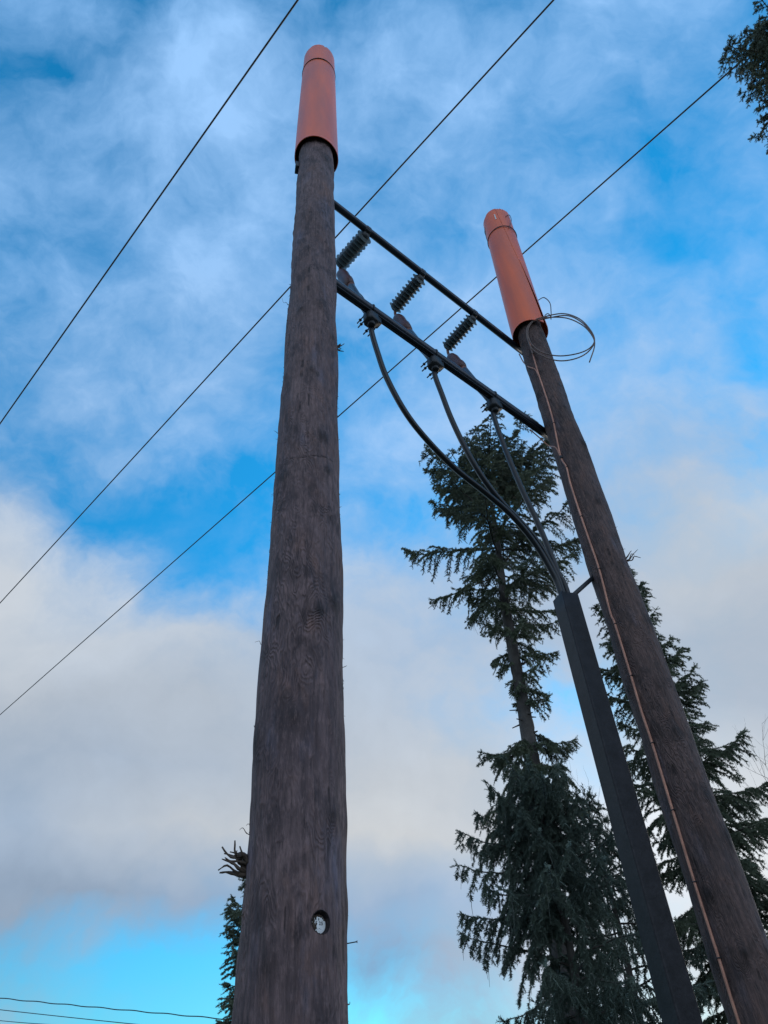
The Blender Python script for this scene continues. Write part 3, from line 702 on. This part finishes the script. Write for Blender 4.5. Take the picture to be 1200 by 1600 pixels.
def needles(P, Dr, L, mat_, parent, name='crown'):
    P = np.array(P); Dr = np.array(Dr); L = np.array(L); n = len(P)
    Dr /= np.linalg.norm(Dr, axis=1)[:, None] + 1e-9
    h = rng.normal(size=(n, 3)); A = np.cross(Dr, h); A /= np.linalg.norm(A, axis=1)[:, None] + 1e-9; B = np.cross(Dr, A)
    SC = rng.uniform(.75, 1.2, n); pick = rng.integers(0, len(TW), n); VV = []; FF = []; base = 0
    for q, (tv, tf) in enumerate(TW):
        m = pick == q; c = m.sum()
        if not c: continue
        l = L[m][:, None, None]
        fat = .155 / np.maximum(l, .03)
        v = P[m][:, None] + (tv[None, :, 0:1] * A[m][:, None] * fat * SC[m][:, None, None] + tv[None, :, 1:2] * B[m][:, None] * fat * SC[m][:, None, None] + tv[None, :, 2:3] * Dr[m][:, None]) * l
        VV.append(v.reshape(-1, 3)); FF.append((tf[None] + (np.arange(c) * len(tv))[:, None, None] + base).reshape(-1, 3)); base += c * len(tv)
    o = from_np(name, np.concatenate(VV), [np.concatenate(FF)], mat_, parent, smooth=False)
    return o
def spruce(base, H, r0, label, prof, zlo, zhi, lean=(0, 0), hang=.5, dens=1.0, mat_=None, seed=1, bend=None, step=.17, twl=.068, gaps=(), strands=0, stubs=0, nbr=None, droop=.35):
    rg = np.random.default_rng(seed); base = np.array([base[0], base[1], 0.0])
    t = thing('spruce_tree', base, label, 'spruce', 'spruce trees')
    def cen(z): return base + np.array([lean[0] * z / H, lean[1] * z / H, 0]) + ZZ * z
    zz = np.linspace(-.1, H, 60); P = np.array([cen(z) for z in zz]); P[:, 0] += .02 * np.sin(zz * 1.7 + seed); P[:, 1] += .02 * np.cos(zz * 1.3)
    r = r0 * np.clip(1 - zz / H, 0.02, 1) ** .75; V_, F_ = tube(spline(P, 4), np.interp(np.linspace(0, 1, 4 * 59 + 1), np.linspace(0, 1, 60), r), 20, jit=.085); mb = MB(); mb.add(V_, F_)
    for _ in range(stubs):
        z = rg.uniform(H * .3, H * .62); a = rg.uniform(0, 6.28); d = np.array([math.cos(a), math.sin(a), rg.uniform(-.4, .2)]); rr = r0 * (1 - z / H) ** .75
        mb.add(*tube([cen(z) + d * rr * .8, cen(z) + d * (rr + rg.uniform(.03, .12))], [rg.uniform(.010, .022), .006], 6))
    mb.build('trunk', M_BARK, t)
    wood = MB(); TP, TD, TL = [], [], []
    z = zlo; ga = rg.uniform(0, 6.28)
    while z < zhi:
        ga += 2.399 + rg.uniform(-.35, .35); zc = z; z += step * rg.uniform(.5, 1.5) * (0.55 if z > zhi - 1.2 else 1)
        if any(a <= zc <= b for a, b in gaps): continue
        d0 = np.array([math.cos(ga), math.sin(ga), 0]); Rm = prof(zc, d0) * rg.uniform(.62, 1.12)
        if Rm < .08: continue
        f = (zc - zlo) / max(zhi - zlo, .1)
        el0 = -.30 + 1.15 * f ** 1.5 + rg.normal(0, .20); L = Rm * 1.1; ns = 12; sg = L / ns; p = cen(zc); cur = p.copy(); pts = [cur.copy()]; side_ = np.cross(ZZ, d0); wob = rg.uniform(-.25, .25)
        for q in range(ns):
            s = q / ns; e = el0 - droop * s * 1.1 * (1 - f * .6) + .95 * max(0, s - .55) ** 1.0 * 1.5
            d = d0 * math.cos(e) + ZZ * math.sin(e) + side_ * wob * s + rg.normal(0, .09, 3); d /= np.linalg.norm(d); cur = cur + d * sg; pts.append(cur.copy())
        pts = np.array(pts); wood.add(*tube(pts, np.linspace(.007 + .006 * L, .003, len(pts)), 5, cap=False))
        # branchlets on both sides
        s = .12
        while s < 1.0:
            q = s * ns; i0 = min(int(q), ns - 1); bp = pts[i0] + (pts[i0 + 1] - pts[i0]) * (q - i0); fwd = pts[i0 + 1] - pts[i0]; fwd = fwd / np.linalg.norm(fwd)
            for sgn in (-1, 1):
                if rg.random() > dens: continue
                lb = min((1.02 - s) * L * .55 + .10, .48) * rg.uniform(.6, 1.15)
                if lb < .05: continue
                sd2 = np.cross(ZZ, fwd); sd2 /= np.linalg.norm(sd2) + 1e-9
                bd = sd2 * sgn * rg.uniform(.7, 1.0) + fwd * rg.uniform(.5, .9) + ZZ * rg.uniform(-.55, .25)
                bd /= np.linalg.norm(bd); nb = max(3, int(lb / .042)); c = bp.copy(); bpts = [c.copy()]; hg = hang * rg.uniform(.5, 1.4)
                for w in range(nb):
                    dd = bd - ZZ * hg * ((w + 1) / nb) * 1.3 + rg.normal(0, .10, 3); dd /= np.linalg.norm(dd); c = c + dd * lb / nb; bpts.append(c.copy())
                    # a twig continuing the line and one to the side
                    TP.append(bpts[-2]); TD.append(dd + rg.normal(0, .12, 3)); TL.append(lb / nb * 1.25)
                    if rg.random() < .95:
                        sv = np.cross(dd, ZZ if abs(dd[2]) < .9 else fwd); sv /= np.linalg.norm(sv) + 1e-9
                        TP.append(c); TD.append(dd * .75 + sv * (1 if w % 2 else -1) * rg.uniform(.5, 1) - ZZ * hang * .35 + rg.normal(0, .15, 3)); TL.append(twl * rg.uniform(.55, 1.2))
                        if rg.random() < .6:
                            TP.append(c); TD.append(dd * .6 - sv * (1 if w % 2 else -1) * .8 - ZZ * hang * .3 + rg.normal(0, .2, 3)); TL.append(twl * rg.uniform(.5, 1.0))
                if rg.random() < .5: wood.add(*tube(np.array(bpts), np.linspace(.0035, .0015, len(bpts)), 3, cap=False))
            s += .046 / L * rg.uniform(.7, 1.3)
        for w in range(int(ns * .55), ns):
            TP.append(pts[w]); TD.append(pts[w + 1] - pts[w]); TL.append(sg * 1.25)
        for w in range(3):
            TP.append(pts[-1]); TD.append(pts[-1] - pts[-2] + rg.normal(0, .5, 3) * sg); TL.append(twl * rg.uniform(.8, 1.2))
    # leader
    tp = cen(H)
    for w in range(10):
        TP.append(cen(H - .05 * w)); a = rg.uniform(0, 6.28); TD.append(np.array([math.cos(a) * .7, math.sin(a) * .7, .9])); TL.append(.06 + .012 * w)
    TP.append(cen(H - .12)); TD.append(ZZ); TL.append(.2)
    wood.build('branches', M_TWIG, t)
    needles(TP, TD, TL, mat_ or M_NEED, t)
    if strands:
        mb = MB()
        for _ in range(strands):
            k = rg.integers(0, len(TP)); p = np.array(TP[k]); L = rg.uniform(.08, .32)
            mb.add(*tube(np.array([p, p - ZZ * L * .5 + rg.normal(0, .012, 3), p - ZZ * L + rg.normal(0, .02, 3)]), [.0035, .0028, .0012], 3, cap=False))
        tag(mb.build('hanging_lichen', M_LICHEN, t), kind='stuff')
    print('TREE', label[:30], len(TP)); return t
def rprof(right, left, view_az, both=None):
    """radius by height, larger or smaller towards the viewer's right / left"""
    rv = np.array([math.cos(R(view_az)), -math.sin(R(view_az)), 0])
    def f(z, d):
        s = d.dot(rv); a = np.interp(z, *zip(*right)); b = np.interp(z, *zip(*left)); return a * (.5 + .5 * s) + b * (.5 - .5 * s)
    return f
A0 = pol(9.0, 9.4, 0); A1 = pol(9.0, 12.0, 0); ln = (A1 - A0)
spruce(A0, 10.6, .16, 'tall spruce with a bare stretch of trunk, its crown behind the cables',
       rprof([(4.4, .5), (5.1, .75), (5.4, .5), (5.8, .35), (6.3, .7), (7, .95), (8, 1.4), (9.2, 1.6), (9.6, 1.5), (10.0, 1.25), (10.3, .9), (10.6, .4)],
             [(4.4, .95), (5.2, .95), (5.5, .55), (5.8, .1), (6.4, .3), (7.2, .6), (7.8, 1.15), (8.3, 1.42), (8.9, 1.22), (9.4, 1.38), (9.9, 1.15), (10.3, .8), (10.6, .4)], 10.8),
       4.0, 10.5, lean=(ln[0], ln[1]), hang=1.0, dens=.70, seed=5, gaps=((5.42, 5.75),), strands=160, stubs=26, step=.085)
spruce(pol(7.6, 10.6, 0), 4.35, .07, 'dense drooping young spruce standing in front of the tall spruce trunk',
       rprof([(.8, 1.1), (2.2, .95), (3.1, .75), (3.8, .5), (4.4, .15)], [(.8, .95), (2.2, .92), (3.1, .92), (3.8, .68), (4.4, .15)], 10),
       .6, 4.2, hang=1.6, dens=.64, seed=9, mat_=M_NEED2, strands=320, step=.055, droop=.75)
spruce(pol(9.6, 14.2, 0), 4.75, .07, 'lower spruce with a pointed top just left of the cable guard',
       rprof([(.8, 1.15), (2.2, 1.0), (3.4, .7), (4.6, .15)], [(.8, 1.15), (2.2, 1.0), (3.4, .75), (4.6, .15)], 14),
       .6, 4.6, hang=1.4, dens=.34, seed=21, mat_=M_NEED2, strands=200, step=.06, droop=.6)
spruce(pol(10, 21.6, 0), 8.7, .13, 'pointed spruce directly behind the far pole',
       rprof([(1, 1.15), (3, 1.05), (4.2, .95), (5.5, .8), (7, .5), (8.0, .35), (8.6, .1)], [(1, 1.1), (3, .95), (5, .9), (6.5, .75), (7.6, .4), (8.6, .1)], 22),
       .8, 8.5, hang=.8, dens=.8, seed=33, strands=90, step=.058)
spruce(pol(12, -10.4, 0), 5.35, .09, 'small spruce peeking out left of the near pole at the bottom',
       rprof([(1, 1.0), (3, .85), (4.2, .5), (5.2, .1)], [(1, .95), (3, .80), (4.0, .68), (4.6, .50), (5.2, .15)], -10.5),
       1.0, 5.2, hang=.5, dens=.85, seed=41, step=.045)
dE = ray(1212, 48); eD = 7.0; eh = math.hypot(dE[0], dE[1]); E0 = np.array([dE[0] / eh * eD, dE[1] / eh * eD, 0]); EH = 1.6 + eD * dE[2] / eh
spruce(E0 + np.array([-.12, .05, 0]), EH, .17, 'tall spruce whose top enters at the upper right corner',
       lambda z, d: float(np.interp(z, [EH - 5, EH - 3, EH - 1.6, EH - .8, EH - .1], [1.12, 1.02, .92, .75, .25])),
       EH - 2.5, EH - .1, hang=.6, dens=.8, seed=52, step=.07)
# bare shrubs
def bare(base, H, label, seed, n=16):
    rg = np.random.default_rng(seed); t = thing('bare_birch', (base[0], base[1], 0), label, 'bare tree', 'leafless birches'); mb = MB(); b = np.array([base[0], base[1], 0.0])
    mb.add(*tube(np.array([b, b + ZZ * H * .4 + rg.normal(0, .03, 3), b + ZZ * H * .8]), [.03, .02, .008], 8)); mb.build('trunk', M_TWIG, t); mb = MB()
    def grow(p, d, L, r, lev):
        q = [p]; dd = d.copy()
        for k in range(5): dd = dd + rg.normal(0, .12, 3) + ZZ * .10; dd /= np.linalg.norm(dd); q.append(q[-1] + dd * L / 5)
        mb.add(*tube(np.array(q), np.linspace(r, r * .35, 6), 4, cap=False))
        if lev: 
            for k in range(5): a = q[rg.integers(1, 6)]; e = dd + rg.normal(0, .45, 3); grow(a, e / np.linalg.norm(e), L * rg.uniform(.4, .7), r * .55, lev - 1)
    for k in range(n):
        z = H * rg.uniform(.45, .8); a = rg.uniform(0, 6.28); grow(b + ZZ * z, np.array([math.cos(a) * .5, math.sin(a) * .5, 1.0]), H * .22 * rg.uniform(.6, 1), .006, 2)
    mb.build('branches', M_TWIG, t)
bare(pol(11.5, 14.0, 0), 5.4, 'leafless birch twigs between the tall spruce and the cable guard', 4)
bare(pol(12.5, 27.6, 0), 5.6, 'leafless birch twigs at the right edge behind the pointed spruce', 9, 4)
for o in bpy.data.objects:
    if '_o' in o: del o['_o']
